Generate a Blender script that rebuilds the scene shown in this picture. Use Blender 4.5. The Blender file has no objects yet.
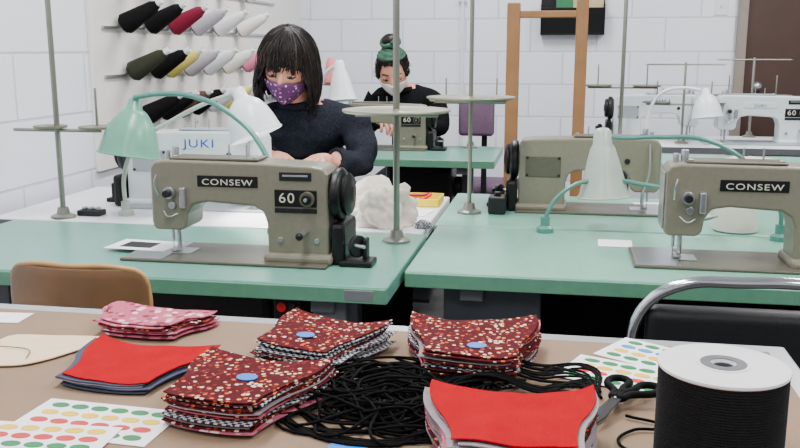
import bpy, bmesh, math, random
from mathutils import Vector, Matrix, Quaternion, noise
random.seed(7)
S=bpy.context.scene
COL=S.collection
# ------------------------------------------------------------------ materials
def lin(c):
    def f(v):
        v/=255.0
        return v/12.92 if v<=0.04045 else ((v+0.055)/1.055)**2.4
    return (f(c[0]),f(c[1]),f(c[2]),1.0)
MATS={}
def mat(name,rgb,rough=0.5,metal=0.0,var=0.08,scale=30.0,bump=0.0,bscale=None,coat=0.0,emit=None,es=0.0,spec=None):
    if name in MATS: return MATS[name]
    m=bpy.data.materials.new(name); m.use_nodes=True
    nt=m.node_tree; b=nt.nodes["Principled BSDF"]
    b.inputs["Roughness"].default_value=rough; b.inputs["Metallic"].default_value=metal
    if spec is not None: b.inputs["Specular IOR Level"].default_value=spec
    if coat: b.inputs["Coat Weight"].default_value=coat
    tc=nt.nodes.new("ShaderNodeTexCoord"); n=nt.nodes.new("ShaderNodeTexNoise")
    n.inputs["Scale"].default_value=scale; n.inputs["Detail"].default_value=4
    nt.links.new(tc.outputs["Object"],n.inputs["Vector"])
    r=nt.nodes.new("ShaderNodeValToRGB"); c=lin(rgb)
    r.color_ramp.elements[0].position=0.3; r.color_ramp.elements[1].position=0.7
    r.color_ramp.elements[0].color=(c[0]*(1-var),c[1]*(1-var),c[2]*(1-var),1)
    r.color_ramp.elements[1].color=(min(1,c[0]*(1+var)),min(1,c[1]*(1+var)),min(1,c[2]*(1+var)),1)
    nt.links.new(n.outputs["Fac"],r.inputs["Fac"]); nt.links.new(r.outputs["Color"],b.inputs["Base Color"])
    if bump:
        bp=nt.nodes.new("ShaderNodeBump"); bp.inputs["Strength"].default_value=bump; bp.inputs["Distance"].default_value=0.002
        n2=nt.nodes.new("ShaderNodeTexNoise"); n2.inputs["Scale"].default_value=bscale or scale*4
        nt.links.new(tc.outputs["Object"],n2.inputs["Vector"]); nt.links.new(n2.outputs["Fac"],bp.inputs["Height"])
        nt.links.new(bp.outputs["Normal"],b.inputs["Normal"])
    if emit:
        b.inputs["Emission Color"].default_value=lin(emit); b.inputs["Emission Strength"].default_value=es
    MATS[name]=m; return m
def floral(name,base,cols,scale=110,thr=0.36,rough=0.9):
    m=bpy.data.materials.new(name); m.use_nodes=True; nt=m.node_tree; b=nt.nodes["Principled BSDF"]
    b.inputs["Roughness"].default_value=rough; b.inputs["Specular IOR Level"].default_value=.15
    tc=nt.nodes.new("ShaderNodeTexCoord"); v=nt.nodes.new("ShaderNodeTexVoronoi"); v.inputs["Scale"].default_value=scale
    nt.links.new(tc.outputs["Object"],v.inputs["Vector"])
    sep=nt.nodes.new("ShaderNodeSeparateColor"); nt.links.new(v.outputs["Color"],sep.inputs["Color"])
    r=nt.nodes.new("ShaderNodeValToRGB"); r.color_ramp.interpolation='CONSTANT'
    el=r.color_ramp.elements
    while len(el)<len(cols): el.new(0.5)
    for i,c in enumerate(cols): el[i].position=i/len(cols); el[i].color=lin(c)
    nt.links.new(sep.outputs[0],r.inputs["Fac"])
    mt=nt.nodes.new("ShaderNodeMath"); mt.operation='LESS_THAN'; mt.inputs[1].default_value=thr
    nt.links.new(v.outputs["Distance"],mt.inputs[0])
    mx=nt.nodes.new("ShaderNodeMix"); mx.data_type='RGBA'; mx.inputs[6].default_value=lin(base)
    nt.links.new(mt.outputs[0],mx.inputs[0]); nt.links.new(r.outputs["Color"],mx.inputs[7]); nt.links.new(mx.outputs[2],b.inputs["Base Color"])
    return m
def checker(name,a,c,scale):
    m=bpy.data.materials.new(name); m.use_nodes=True; nt=m.node_tree; b=nt.nodes["Principled BSDF"]; b.inputs["Roughness"].default_value=.9
    tc=nt.nodes.new("ShaderNodeTexCoord"); k=nt.nodes.new("ShaderNodeTexChecker"); k.inputs["Scale"].default_value=scale
    k.inputs["Color1"].default_value=lin(a); k.inputs["Color2"].default_value=lin(c)
    nt.links.new(tc.outputs["Object"],k.inputs["Vector"]); nt.links.new(k.outputs["Color"],b.inputs["Base Color"]); return m
def blockwall(name,axis):
    m=bpy.data.materials.new(name); m.use_nodes=True; nt=m.node_tree; b=nt.nodes["Principled BSDF"]; b.inputs["Roughness"].default_value=.55
    g=nt.nodes.new("ShaderNodeNewGeometry"); s=nt.nodes.new("ShaderNodeSeparateXYZ"); c=nt.nodes.new("ShaderNodeCombineXYZ")
    nt.links.new(g.outputs["Position"],s.inputs[0]); nt.links.new(s.outputs[axis],c.inputs[0]); nt.links.new(s.outputs[2],c.inputs[1])
    k=nt.nodes.new("ShaderNodeTexBrick"); k.inputs["Scale"].default_value=1; k.inputs["Brick Width"].default_value=.4; k.inputs["Row Height"].default_value=.2
    k.inputs["Mortar Size"].default_value=.006; k.inputs["Mortar Smooth"].default_value=.6; k.inputs["Bias"].default_value=0
    k.inputs["Color1"].default_value=lin((238,240,248)); k.inputs["Color2"].default_value=lin((233,236,246)); k.inputs["Mortar"].default_value=lin((204,207,218))
    nt.links.new(c.outputs[0],k.inputs["Vector"]); nt.links.new(k.outputs["Color"],b.inputs["Base Color"])
    bp=nt.nodes.new("ShaderNodeBump"); bp.inputs["Strength"].default_value=.4; bp.inputs["Distance"].default_value=.005; bp.invert=True
    n=nt.nodes.new("ShaderNodeTexNoise"); n.inputs["Scale"].default_value=60
    nt.links.new(g.outputs["Position"],n.inputs["Vector"])
    ad=nt.nodes.new("ShaderNodeMath"); ad.operation='MULTIPLY_ADD'; ad.inputs[1].default_value=.12
    nt.links.new(n.outputs["Fac"],ad.inputs[0]); nt.links.new(k.outputs["Fac"],ad.inputs[2])
    nt.links.new(ad.outputs[0],bp.inputs["Height"]); nt.links.new(bp.outputs["Normal"],b.inputs["Normal"])
    return m
# ------------------------------------------------------------------ geometry helpers
def link(o,parent=None,m=None):
    COL.objects.link(o)
    if parent is not None: o.parent=parent
    if m is not None: o.data.materials.append(m)
    return o
def E(name,loc=(0,0,0),rz=0.0,rot=None):
    o=bpy.data.objects.new(name,None); o.location=loc; o.rotation_euler=rot if rot else (0,0,rz); o.empty_display_size=.05
    COL.objects.link(o); return o
def frombm(name,bm,parent,m,smooth=True,loc=(0,0,0),rot=(0,0,0)):
    me=bpy.data.meshes.new(name); bmesh.ops.recalc_face_normals(bm,faces=bm.faces[:]); bm.to_mesh(me); bm.free()
    if smooth:
        for p in me.polygons: p.use_smooth=True
    o=bpy.data.objects.new(name,me); o.location=loc; o.rotation_euler=rot
    return link(o,parent,m)
def bev(o,w,seg=2):
    if w>0:
        b=o.modifiers.new("bevel",'BEVEL'); b.width=w; b.segments=seg; b.limit_method='ANGLE'; b.angle_limit=math.radians(40); b.harden_normals=False
    return o
def box(name,parent,size,loc,m,bevel=.003,rot=(0,0,0)):
    bm=bmesh.new(); bmesh.ops.create_cube(bm,size=1.0); bmesh.ops.scale(bm,vec=size,verts=bm.verts)
    return bev(frombm(name,bm,parent,m,False,loc,rot),min(bevel,min(size)*.45))
def cyl(name,parent,r,d,loc,m,rot=(0,0,0),r2=None,seg=28,bevel=.001):
    bm=bmesh.new(); bmesh.ops.create_cone(bm,cap_ends=True,segments=seg,radius1=r,radius2=r if r2 is None else r2,depth=d)
    o=frombm(name,bm,parent,m,True,loc,rot); bev(o,bevel,2)
    for p in o.data.polygons: p.use_smooth=len(p.vertices)==4
    return o
def sph(name,parent,r,loc,m,sc=(1,1,1),seg=24):
    bm=bmesh.new(); bmesh.ops.create_uvsphere(bm,u_segments=seg,v_segments=seg//2+2,radius=r); bmesh.ops.scale(bm,vec=sc,verts=bm.verts)
    return frombm(name,bm,parent,m,True,loc)
def lathe(name,parent,prof,m,loc=(0,0,0),rot=(0,0,0),seg=36,solid=0.0,close=False):
    bm=bmesh.new(); rings=[]
    for r,z in prof:
        if r<1e-6: rings.append([bm.verts.new((0,0,z))])
        else: rings.append([bm.verts.new((r*math.cos(2*math.pi*i/seg),r*math.sin(2*math.pi*i/seg),z)) for i in range(seg)])
    for a,b in zip(rings,rings[1:]):
        for i in range(seg):
            j=(i+1)%seg
            if len(a)==1 and len(b)==1: continue
            if len(a)==1: bm.faces.new((a[0],b[i],b[j]))
            elif len(b)==1: bm.faces.new((a[i],a[j],b[0]))
            else: bm.faces.new((a[i],a[j],b[j],b[i]))
    o=frombm(name,bm,parent,m,True,loc,rot)
    if solid:
        s=o.modifiers.new("solid",'SOLIDIFY'); s.thickness=solid
    es=o.modifiers.new("split",'EDGE_SPLIT'); es.split_angle=math.radians(50)
    return o
def prism(name,parent,pts,y0,y1,m,bevel=.004,loc=(0,0,0),rot=(0,0,0),plane='XZ',seg=3):
    bm=bmesh.new()
    def V(p,y): return (p[0],y,p[1]) if plane=='XZ' else (p[0],p[1],y)
    vs=[bm.verts.new(V(p,y0)) for p in pts]; f=bm.faces.new(vs)
    r=bmesh.ops.extrude_face_region(bm,geom=[f]); vv=[e for e in r['geom'] if isinstance(e,bmesh.types.BMVert)]
    d=(0,y1-y0,0) if plane=='XZ' else (0,0,y1-y0)
    bmesh.ops.translate(bm,vec=d,verts=vv)
    return bev(frombm(name,bm,parent,m,False,loc,rot),bevel,seg)
def addspl(cu,pts,cyclic=False,smooth=True,res=6):
    if smooth and len(pts)>2:
        s=cu.splines.new('BEZIER'); s.bezier_points.add(len(pts)-1); s.resolution_u=res
        for b,p in zip(s.bezier_points,pts): b.co=p; b.handle_left_type='AUTO'; b.handle_right_type='AUTO'
    else:
        s=cu.splines.new('POLY'); s.points.add(len(pts)-1)
        for b,p in zip(s.points,pts): b.co=(p[0],p[1],p[2],1)
    s.use_cyclic_u=cyclic
def tube(name,parent,pts,r,m,cyclic=False,smooth=True,res=6):
    cu=bpy.data.curves.new(name,'CURVE'); cu.dimensions='3D'; cu.bevel_depth=r; cu.bevel_resolution=3; cu.use_fill_caps=True
    addspl(cu,pts,cyclic,smooth,res)
    o=bpy.data.objects.new(name,cu); return link(o,parent,m)
def text(name,parent,body,size,loc,rot,m,sx=1.0):
    cu=bpy.data.curves.new(name,'FONT'); cu.body=body; cu.size=size; cu.extrude=.0004; cu.align_x='CENTER'; cu.align_y='CENTER'; cu.space_character=1.15
    o=bpy.data.objects.new(name,cu); o.location=loc; o.rotation_euler=rot; o.scale=(sx,1,1); return link(o,parent,m)
def skin(name,verts,edges,rad,parent=None,m=None,sub=2):
    me=bpy.data.meshes.new(name+"_sk"); me.from_pydata(verts,edges,[]); o=bpy.data.objects.new(name+"_sk",me); COL.objects.link(o)
    md=o.modifiers.new("skin",'SKIN'); md.use_smooth_shade=True
    sv=me.skin_vertices[0].data
    for i,r in enumerate(rad):
        sv[i].radius=(r,r) if not isinstance(r,tuple) else r
        sv[i].use_root=(i==0)
    sb=o.modifiers.new("sub",'SUBSURF'); sb.levels=sub; sb.render_levels=sub
    dg=bpy.context.evaluated_depsgraph_get(); dg.update(); ev=o.evaluated_get(dg)
    nm=bpy.data.meshes.new_from_object(ev); nm.name=name
    bpy.data.objects.remove(o)
    for p in nm.polygons: p.use_smooth=True
    n=bpy.data.objects.new(name,nm); nm.materials.clear()
    return link(n,parent,m)
# ------------------------------------------------------------------ common materials
M_green=mat("green_laminate",(98,152,136),.3,0,.06,60)
M_green2=mat("green_laminate_light",(118,170,150),.3,0,.06,60)
M_gedge=mat("green_edge",(92,146,118),.4,0,.06,40)
M_whitetop=mat("white_laminate",(236,236,240),.35,0,.03,30)
M_olive=mat("olive_enamel",(122,118,102),.34,0,.06,90,bump=.12,bscale=500)
M_olived=mat("olive_dark",(98,95,82),.36,.4,.06,60)
M_black=mat("black_plastic",(10,10,12),.4,0,.1,50,spec=.35)
M_dark=mat("dark_metal",(36,37,39),.45,.5,.1,40)
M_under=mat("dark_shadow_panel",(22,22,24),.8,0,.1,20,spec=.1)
M_steel=mat("steel",(185,187,190),.28,.9,.05,60)
M_chrome=mat("chrome",(225,225,230),.12,1,.02,20)
M_grey=mat("grey_paint",(88,92,96),.5,0,.06,30)
M_white=mat("white_enamel",(232,234,236),.3,0,.02,30)
M_paper=mat("white_paper",(245,245,248),.8,0,.02,40)
M_label=mat("label_white",(205,203,186),.6,0,.02,40)
M_blueL=mat("label_blue",(10,75,170),.5,0,.02,40)
M_mint=mat("mint_enamel",(100,156,134),.3,0,.04,30)
M_teal=mat("teal_tube",(84,138,126),.3,.2,.04,30)
M_shade=mat("white_shade",(226,232,236),.3,0,.02,30)
M_shadeg=mat("grey_shade",(168,178,168),.30,0,.04,30)
M_bulb=mat("lit_bulb",(255,250,240),.4,emit=(255,248,235),es=10)
M_wood=mat("pine_wood",(152,108,68),.5,0,.14,14)
M_plywood=mat("chair_plywood",(122,88,56),.4,0,.22,10,coat=.3)
M_plyedge=mat("chair_plywood_edge",(182,140,88),.4,0,.1,20)
# ------------------------------------------------------------------ room shell
def slab(name,size,loc,m): return box(name,None,size,loc,m,0)
XL=-1.6; YB=5.6; XR=3.0; YF=-2.2; ZC=2.75
M_floor=mat("concrete_floor",(70,68,66),.6,0,.12,6)
M_ceil=mat("ceiling_white",(225,225,225),.8,0,.02,10)
slab("floor",(XR-XL+.4,YB-YF+.4,.1),((XR+XL)/2,(YB+YF)/2,-.05),M_floor)
slab("ceiling",(XR-XL+.4,YB-YF+.4,.1),((XR+XL)/2,(YB+YF)/2,ZC+.05),M_ceil)
slab("wall_left",(.1,YB-YF+.2,ZC),(XL-.05,(YB+YF)/2,ZC/2),blockwall("painted_block_left",1))
slab("wall_back",(XR-XL+.2,.1,ZC),((XR+XL)/2,YB+.05,ZC/2),blockwall("painted_block_back",0))
M_fix=mat("fixture_diffuser",(250,250,250),.5,emit=(245,248,255),es=4.0)
for fx in (-.6,1.3):
    for fy in (-.6,1.6,3.9):
        e=E("ceiling_light_fixture",(fx,fy,ZC-.04))
        box("housing",e,(.32,1.24,.06),(0,0,.01),M_white,.004)
        box("diffuser",e,(.28,1.18,.02),(0,0,-.03),M_fix,.004)
        L=bpy.data.lights.new("fluorescent_tubes",'AREA'); L.shape='RECTANGLE'; L.size=.28; L.size_y=1.18; L.energy=47 if fy>0 else 26; L.color=(1.0,.985,.97)
        lo=bpy.data.objects.new("fluorescent_tubes",L); lo.location=(0,0,-.05); lo.parent=e; COL.objects.link(lo)
w=bpy.data.worlds.new("world"); S.world=w; w.use_nodes=True
bg=w.node_tree.nodes["Background"]; bg.inputs[0].default_value=(.93,.96,1,1); bg.inputs[1].default_value=.6
# door on back wall
M_door=mat("brown_door",(66,44,36),.45,0,.1,8); M_frame=mat("door_frame_paint",(140,128,118),.5)
d=E("door_1",(1.53,YB,0)); box("leaf",d,(.95,.04,2.05),(0,-.02,1.025),M_door,.003)
box("jamb_left",d,(.05,.07,2.12),(-.50,-.035,1.06),M_frame,.004); box("jamb_right",d,(.05,.07,2.12),(.50,-.035,1.06),M_frame,.004)
box("header",d,(1.05,.07,.06),(0,-.035,2.1),M_frame,.004); sph("knob",d,.03,(-.4,-.075,1.0),M_steel)
o=E("light_switch",(.91,YB,1.47)); box("plate",o,(.075,.008,.115),(0,-.004,0),M_white,.003); box("toggle",o,(.01,.014,.024),(0,-.014,0),M_white,.002)
o=E("wall_file_pocket",(.05,YB,1.30))
box("back",o,(.38,.01,.42),(0,-.006,.21),M_black,.003); box("front",o,(.38,.01,.16),(0,-.09,.08),M_black,.003,(math.radians(8),0,0))
box("bottom",o,(.38,.08,.01),(0,-.045,.005),M_black,.002); box("side_l",o,(.01,.08,.18),(-.185,-.045,.09),M_black,.002); box("side_r",o,(.01,.08,.18),(.185,-.045,.09),M_black,.002)
box("papers",o,(.20,.03,.34),(.08,-.045,.2),mat("manila",(205,185,140),.7),.002)
box("papers_green",o,(.10,.02,.3),(-.05,-.06,.19),mat("green_folder",(50,120,80),.7),.002)
o=E("electrical_conduit",(-.62,YB,0)); cyl("pipe",o,.012,2.7,(0,-.016,1.37),M_white,seg=14); 
for z in (.5,1.5,2.3): box("strap",o,(.05,.01,.02),(0,-.022,z),M_steel,.001)
# pegboard
M_peg=mat("pegboard_white",(232,228,224),.6,0,.02,12)
rack=E("thread_spool_rack",(0,0,0)); box("board",rack,(.016,2.5,1.06),(XL+.008,4.08,1.32),M_peg,.003)
for i in range(7): 
    for z in (.9,1.74): cyl("screw",rack,.008,.004,(XL+.017,2.93+i*.38,z),M_steel,(0,math.pi/2,0),seg=12)
spc=[(10,10,12),(14,12,16),(128,30,58),(186,180,192),(226,226,230),(235,230,222)]
thr=[mat("thread_%d"%i,c,.75,0,.1,300,bump=.5,bscale=900,spec=.15) for i,c in enumerate(spc)]
thr2=mat("thread_olive",(34,36,18),.8,0,.1,300); thr3=mat("thread_brown",(80,56,48),.8,0,.1,300); thr4=mat("thread_paleyellow",(226,208,110),.8,0,.1,300); thr5=mat("thread_rose",(205,120,140),.8,0,.1,300)
def cone_prof(L,r1,r2): return [(0,0),(r1*.85,0),(r1,.006),(r1,.012),(r2,L-.02),(r2*.8,L-.012),(r2*.6,L),(0,L)]
def thread_cone(parent,loc,rot,m,L=.15,r1=.038,r2=.023):
    return lathe("thread_cone",parent,cone_prof(L,r1,r2),m,loc,rot,24)
rows=[(1.47,[(3.1,1),(3.3,3),(3.5,0),(3.75,4),(4.0,9),(4.3,5)]),
      (1.30,[(3.02,0),(3.22,1),(3.43,2),(3.65,3),(3.9,4),(4.2,5)]),
      (1.13,[(3.06,6),(3.24,0),(3.36,8),(3.55,3),(3.75,4),(3.98,5),(4.25,9)]),
      (.965,[(3.16,0),(3.30,1),(3.44,7),(3.60,0),(3.78,4),(3.95,8),(4.15,3),(4.38,4),(4.7,5)])]
allt=thr+[thr2,thr3,thr4,thr5]
tilt=math.radians(90-28)
for z,lst in rows:
    box("rail",rack,(.010,1.9,.012),(XL+.021,3.85,z-.012),M_steel,.003)
    for y,c in lst:
        cyl("peg",rack,.004,.2,(XL+.105,y,z+.042),M_steel,(0,tilt,0),seg=10)
        thread_cone(rack,(XL+.042,y,z),(0,tilt,0),allt[c])
        x0=XL+.042+math.sin(tilt)*.155; z0=z+math.cos(tilt)*.155
        cyl("cone_tip",rack,.013,.03,(x0,y,z0+.003),M_white,(0,tilt,0),r2=.010,seg=14)
        lathe("cone_base",rack,[(0,-.004),(.031,-.004),(.031,.004),(0,.004)],M_black,(XL+.042,y,z),(0,tilt,0),20)
# ------------------------------------------------------------------ tables
def sew_table(name,x0,x1,y0,y1,mt,me,motor=True,z=.75,panel=False):
    o=E(name,((x0+x1)/2,(y0+y1)/2,0)); w=x1-x0; dd=y1-y0
    box("top",o,(w,dd,.036),(0,0,z-.018),mt,.004)
    box("edge_band_front",o,(w-.004,.004,.03),(0,-dd/2-.001,z-.019),me,.001)
    box("edge_band_rear",o,(w-.004,.004,.03),(0,dd/2+.001,z-.019),me,.001)
    for sx in (-1,1):
        X=sx*(w/2-.14)
        box("leg_post",o,(.05,.05,z-.08),(X,0,(z-.036)/2+.02),M_grey,.004)
        box("foot",o,(.05,dd*.9,.04),(X,0,.02),M_grey,.004); box("bearer",o,(.05,dd*.9,.03),(X,0,z-.052),M_grey,.003)
    box("stretcher",o,(w-.3,.04,.03),(0,0,.18),M_grey,.003)
    if panel: box("under_shade_panel",o,(w-.06,.012,.5),(0,dd/2-.03,z-.29),M_under,.002)  # added dark sheet, stands in for the shade under the table
    if motor:
        box("motor_housing",o,(.3,.24,.22),(w*.12,.0,z-.16),M_black,.02)
        cyl("motor_pulley",o,.05,.03,(w*.12+.17,.0,z-.16),M_dark,(0,math.pi/2,0))
        box("treadle",o,(.34,.24,.02),(0,-.02,.1),M_black,.004,(math.radians(12),0,0))
    return o
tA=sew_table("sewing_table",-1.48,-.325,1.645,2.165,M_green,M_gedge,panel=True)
box("label_plate",tA,(.06,.003,.022),(.52,-.262,.732),M_steel,.001)
M_redb=mat("red_button",(200,20,20),.4)
box("power_switch",tA,(.06,.05,.075),(.36,-.2,.672),M_black,.005); cyl("switch_red",tA,.010,.01,(.35,-.228,.69),M_redb,(math.pi/2,0,0)); box("switch_black",tA,(.014,.006,.02),(.372,-.228,.69),M_dark,.002)
box("control_box",tA,(.07,.05,.06),(.45,-.2,.68),M_grey,.004)
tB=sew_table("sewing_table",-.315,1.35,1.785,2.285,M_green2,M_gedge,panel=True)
box("drawer",tB,(.20,.3,.09),(-.65,-.04,.66),mat("drawer_grey",(80,84,92),.4),.006); box("drawer_front",tB,(.21,.012,.10),(-.65,-.195,.66),mat("drawer_front_grey",(56,60,66),.35),.006)
tC=sew_table("sewing_table",-1.56,-.34,2.18,2.76,M_whitetop,M_grey)
tD=sew_table("sewing_table",-.325,1.35,2.30,2.84,M_green2,M_gedge)
tE=sew_table("sewing_table",-1.2,-.27,3.72,4.28,M_green,M_gedge)
tF=sew_table("sewing_table",.2,1.75,4.45,5.05,M_whitetop,M_grey)
tG=sew_table("work_table",.42,1.9,3.5,4.1,M_green2,M_gedge,motor=False)
# foreground cutting table
M_kraft=mat("kraft_paper",(140,116,95),.75,0,.07,9,bump=.2,bscale=25,spec=.2)
M_alu=mat("aluminium_edge",(180,182,186),.35,.6,.05,40)
T=.88
ft=E("cutting_table",(-.5,.52,0))
box("top",ft,(1.52,1.0,.04),(0,0,T-.0215),M_alu,.003)
box("kraft_cover",ft,(1.49,.965,.0015),(-.008,-.01,T-.00075),M_kraft,0)
for sx in (-1,1):
    for sy in (-1,1): box("leg",ft,(.05,.05,.84),(sx*.71,sy*.45,.42),M_grey,.004)
box("shelf",ft,(1.4,.88,.02),(0,0,.25),M_grey,.003)
# ------------------------------------------------------------------ sewing machine
def sewing_machine(loc,rz,body,dark,label,label_m,plate_m,back=False,wheel=None,sc=1.0):
    o=E("industrial_sewing_machine",loc,rz); wheel=wheel or M_black; o.scale=(sc,sc,sc)
    out=[(0,.07),(0,.198),(.008,.211),(.03,.215),(.25,.213),(.36,.209),(.385,.205),(.395,.192),(.395,.0),(.262,.0),(.260,.085),(.252,.108),(.232,.12),(.13,.126),(.095,.12),(.082,.10),(.078,.072),(.068,.062),(.008,.062)]
    prism("body_casting",o,out,-.045,.048,body,.010)
    box("pillar_foot",o,(.15,.125,.022),(.33,.0,.011),body,.008)
    box("bed_plate",o,(.46,.18,.006),(.17,.0,.003),dark,.002)
    box("needle_plate",o,(.07,.055,.002),(.04,.0,.007),M_steel,.0008)
    box("slide_plate",o,(.09,.17,.002),(-.01,.0,.0068),M_steel,.0008)
    box("top_cover",o,(.20,.07,.005),(.14,0,.217),dark,.002); 
    for x in (.05,.23): cyl("screw",o,.006,.004,(x,-.02,.221),M_steel,seg=12)
    cyl("presser_bar",o,.005,.055,(.04,0,.042),M_steel,seg=14); cyl("needle_bar",o,.0038,.04,(.026,0,.05),M_steel,seg=12); cyl("needle",o,.0012,.03,(.026,0,.02),M_steel,seg=8)
    box("presser_foot",o,(.016,.03,.005),(.035,-.005,.012),M_steel,.001)
    box("face_plate",o,(.004,.075,.12),(-.002,0,.135),M_steel if body is M_olive else body,.002)
    cyl("bar_cap",o,.008,.03,(.04,0,.225),M_steel,seg=14); cyl("bar_cap",o,.006,.02,(.022,0,.222),M_steel,seg=14)
    s=1 if back else -1; fy=(.0485 if back else -.0455)
    cyl("tension_disc",o,.013,.012,(.045,-.052,.145),M_steel,(math.pi/2,0,0)); cyl("tension_knob",o,.008,.016,(.045,-.064,.145),M_dark,(math.pi/2,0,0))
    cyl("tension_disc",o,.008,.01,(.05,-.05,.118),M_steel,(math.pi/2,0,0))
    tube("take_up_lever",o,[(.018,-.048,.14),(.018,-.062,.17),(.022,-.06,.185)],.0025,M_steel)
    tube("check_spring",o,[(.03,-.05,.105),(.045,-.06,.095),(.062,-.05,.1)],.0016,M_steel)
    box("guard",o,(.014,.012,.045),(.075,-.05,.135),M_steel,.003)
    if label:
        box("name_plate",o,(.135,.003,.024),(.175,fy,.172 if not back else .178),plate_m,.001)
        text("name_lettering",o,label,.018 if not back else .032,(.175,fy+s*.0022,.170 if not back else .180),(math.pi/2,0,math.pi if back else 0),label_m,1.35)
    if back:
        box("rear_cover_plate",o,(.10,.003,.06),(.325,.0485,.13),dark,.002)
        for x,z in ((.28,.155),(.37,.155),(.28,.105),(.37,.105)): cyl("screw",o,.004,.003,(x,.0505,z),M_dark,(math.pi/2,0,0),seg=10)
        cyl("oil_plug",o,.008,.004,(.09,.049,.15),M_dark,(math.pi/2,0,0),seg=14)
        tube("knee_lifter_link",o,[(.03,.052,.20),(.03,.062,.12),(.045,.055,.06)],.003,M_steel)
    box("spec_plate",o,(.07,.002,.018),(.325,-.0458,.186),M_dark,.001); box("spec_plate_print",o,(.055,.002,.004),(.325,-.0468,.188),M_steel,.0005)
    box("dial_plate",o,(.092,.003,.036),(.325,-.046,.140),M_black,.002); text("dial_numbers",o,"60",.030,(.306,-.0482,.140),(math.pi/2,0,0),M_label,1.1)
    cyl("stitch_dial",o,.016,.010,(.352,-.052,.14),M_olived,(math.pi/2,0,0)); cyl("stitch_dial_cap",o,.010,.008,(.352,-.059,.14),M_black,(math.pi/2,0,0)); cyl("stitch_dial_nut",o,.004,.006,(.352,-.065,.14),M_steel,(math.pi/2,0,0))
    box("scale_strip",o,(.092,.003,.010),(.325,-.046,.114),M_dark,.001)
    cyl("bolt",o,.006,.004,(.29,-.047,.05),M_steel,(math.pi/2,0,0),seg=12); cyl("bolt",o,.006,.004,(.37,-.047,.05),M_steel,(math.pi/2,0,0),seg=12)
    box("reverse_lever",o,(.014,.05,.008),(.345,-.068,.068),M_steel,.002); sph("lever_tip",o,.008,(.345,-.092,.068),M_black)
    lathe("hand_wheel",o,[(0,0),(.018,0),(.02,.004),(.042,.006),(.05,0),(.056,.004),(.057,.016),(.052,.022),(.044,.024),(.046,.032),(.04,.038),(.02,.038),(.015,.042),(0,.042)],wheel,(.398,0,.145),(0,math.pi/2,0),40)
    box("belt_guard",o,(.03,.12,.09),(.415,.01,.045),M_black,.01)
    box("winder_base",o,(.07,.06,.012),(.455,-.03,.006),M_black,.003); cyl("winder_wheel",o,.024,.01,(.455,-.035,.04),M_dark,(math.pi/2,0,math.radians(60)))
    cyl("winder_spindle",o,.004,.05,(.455,-.05,.045),M_steel,(math.pi/2,0,math.radians(60)),seg=10); box("winder_arm",o,(.01,.03,.05),(.47,-.02,.03),M_black,.003)
    for x in (.16,.2): tube("thread_pin",o,[(x,.01,.215),(x,.01,.245)],.002,M_steel,smooth=False)
    return o
sewing_machine((-.893,1.855,.7505),0,M_olive,M_olived,"CONSEW",M_label,M_black,sc=1.03)
sewing_machine((.228,1.99,.7505),0,M_olive,M_olived,"CONSEW",M_label,M_black,sc=1.03)
M_jw=mat("machine_white",(206,214,218),.3,0,.02,30); M_jg=mat("machine_trim_grey",(150,158,165),.4,0,.03,30)
sewing_machine((-.85,2.47,.7505),math.pi,M_jw,M_jg,"JUKI",M_blueL,M_jw,True,M_dark,sc=1.06)
sewing_machine((.28,2.60,.7505),math.pi,M_olive,M_olived,"",M_label,M_olived,True)
sewing_machine((-1.01,4.10,.7505),0,M_olive,M_olived,"",M_label,M_olived)
sewing_machine((.70,4.85,.7505),math.pi,M_jw,M_jg,"JUKI",M_blueL,M_jw,True,M_dark,sc=1.08)
sewing_machine((.77,4.66,.7505),0,M_jw,M_jg,"JUKI",M_blueL,M_jw,False,M_dark,sc=1.12)
sewing_machine((1.62,3.86,.7505),math.pi,M_olive,M_olived,"",M_label,M_olived,True)
# ------------------------------------------------------------------ thread stands
M_pole=mat("stand_pole",(135,135,126),.35,.6,.05,40); M_tray=mat("stand_tray",(128,126,108),.4,.3,.05,40)
def thread_stand(loc,h,zt,r=.012,trays=((0,0,.12),),arm=.16,top=None,rz=0,arms=True):
    o=E("thread_stand",loc,rz)
    lathe("base_flange",o,[(0,0),(.034,0),(.034,.006),(.018,.012),(.014,.03),(0,.03)],M_pole,seg=24)
    cyl("pole",o,r,h,(0,0,h/2+.001),M_pole,seg=16)
    if arms: tube("tray_arm",o,[(-arm,0,zt-.006),(arm,0,zt-.006)],.005,M_pole,smooth=False)
    for tx,ty,tr in trays:
        lathe("cone_tray",o,[(0,0),(tr*.96,0),(tr,.004),(tr*.99,.007),(tr*.9,.004),(.012,.004),(.008,.008),(0,.008)],M_tray,(tx,ty,zt))
        if abs(tx)>.03: cyl("spool_pin",o,.0035,.11,(tx,ty,zt+.055),M_pole,seg=10)
    if top: 
        tube("eyelet_arm",o,[(-arm,0,top),(arm,0,top)],.004,M_pole,smooth=False)
        for sx in (-1,1): tube("eyelet",o,[(sx*arm+.012*math.cos(a),.012*math.sin(a),top) for a in [i*math.pi/4 for i in range(8)]],.0018,M_pole,True)
    return o
thread_stand((-1.36,2.215,.75),1.1,.25,.0075,((.12,0,.05),(-.02,0,.045)),.13)
thread_stand((-.385,2.07,.75),1.15,.315,.008,((0,0,.13),),.1)
thread_stand((-.25,2.49,.75),1.1,.325,.006,((.0,0,.125),),.1)
thread_stand((.30,4.62,.75),1.1,.28,.010,((.12,0,.07),(-.12,0,.07)),.17)
thread_stand((.60,4.60,.75),.40,.2,.006,((.13,0,.07),(-.13,0,.07)),.18,.39)
thread_stand((1.0,5.0,.75),.42,.22,.007,((.12,0,.08),(-.12,0,.08)),.18,.41)
thread_stand((-.42,4.2,.75),.55,.22,.007,((.12,0,.08),(-.12,0,.08)),.18)
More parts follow.
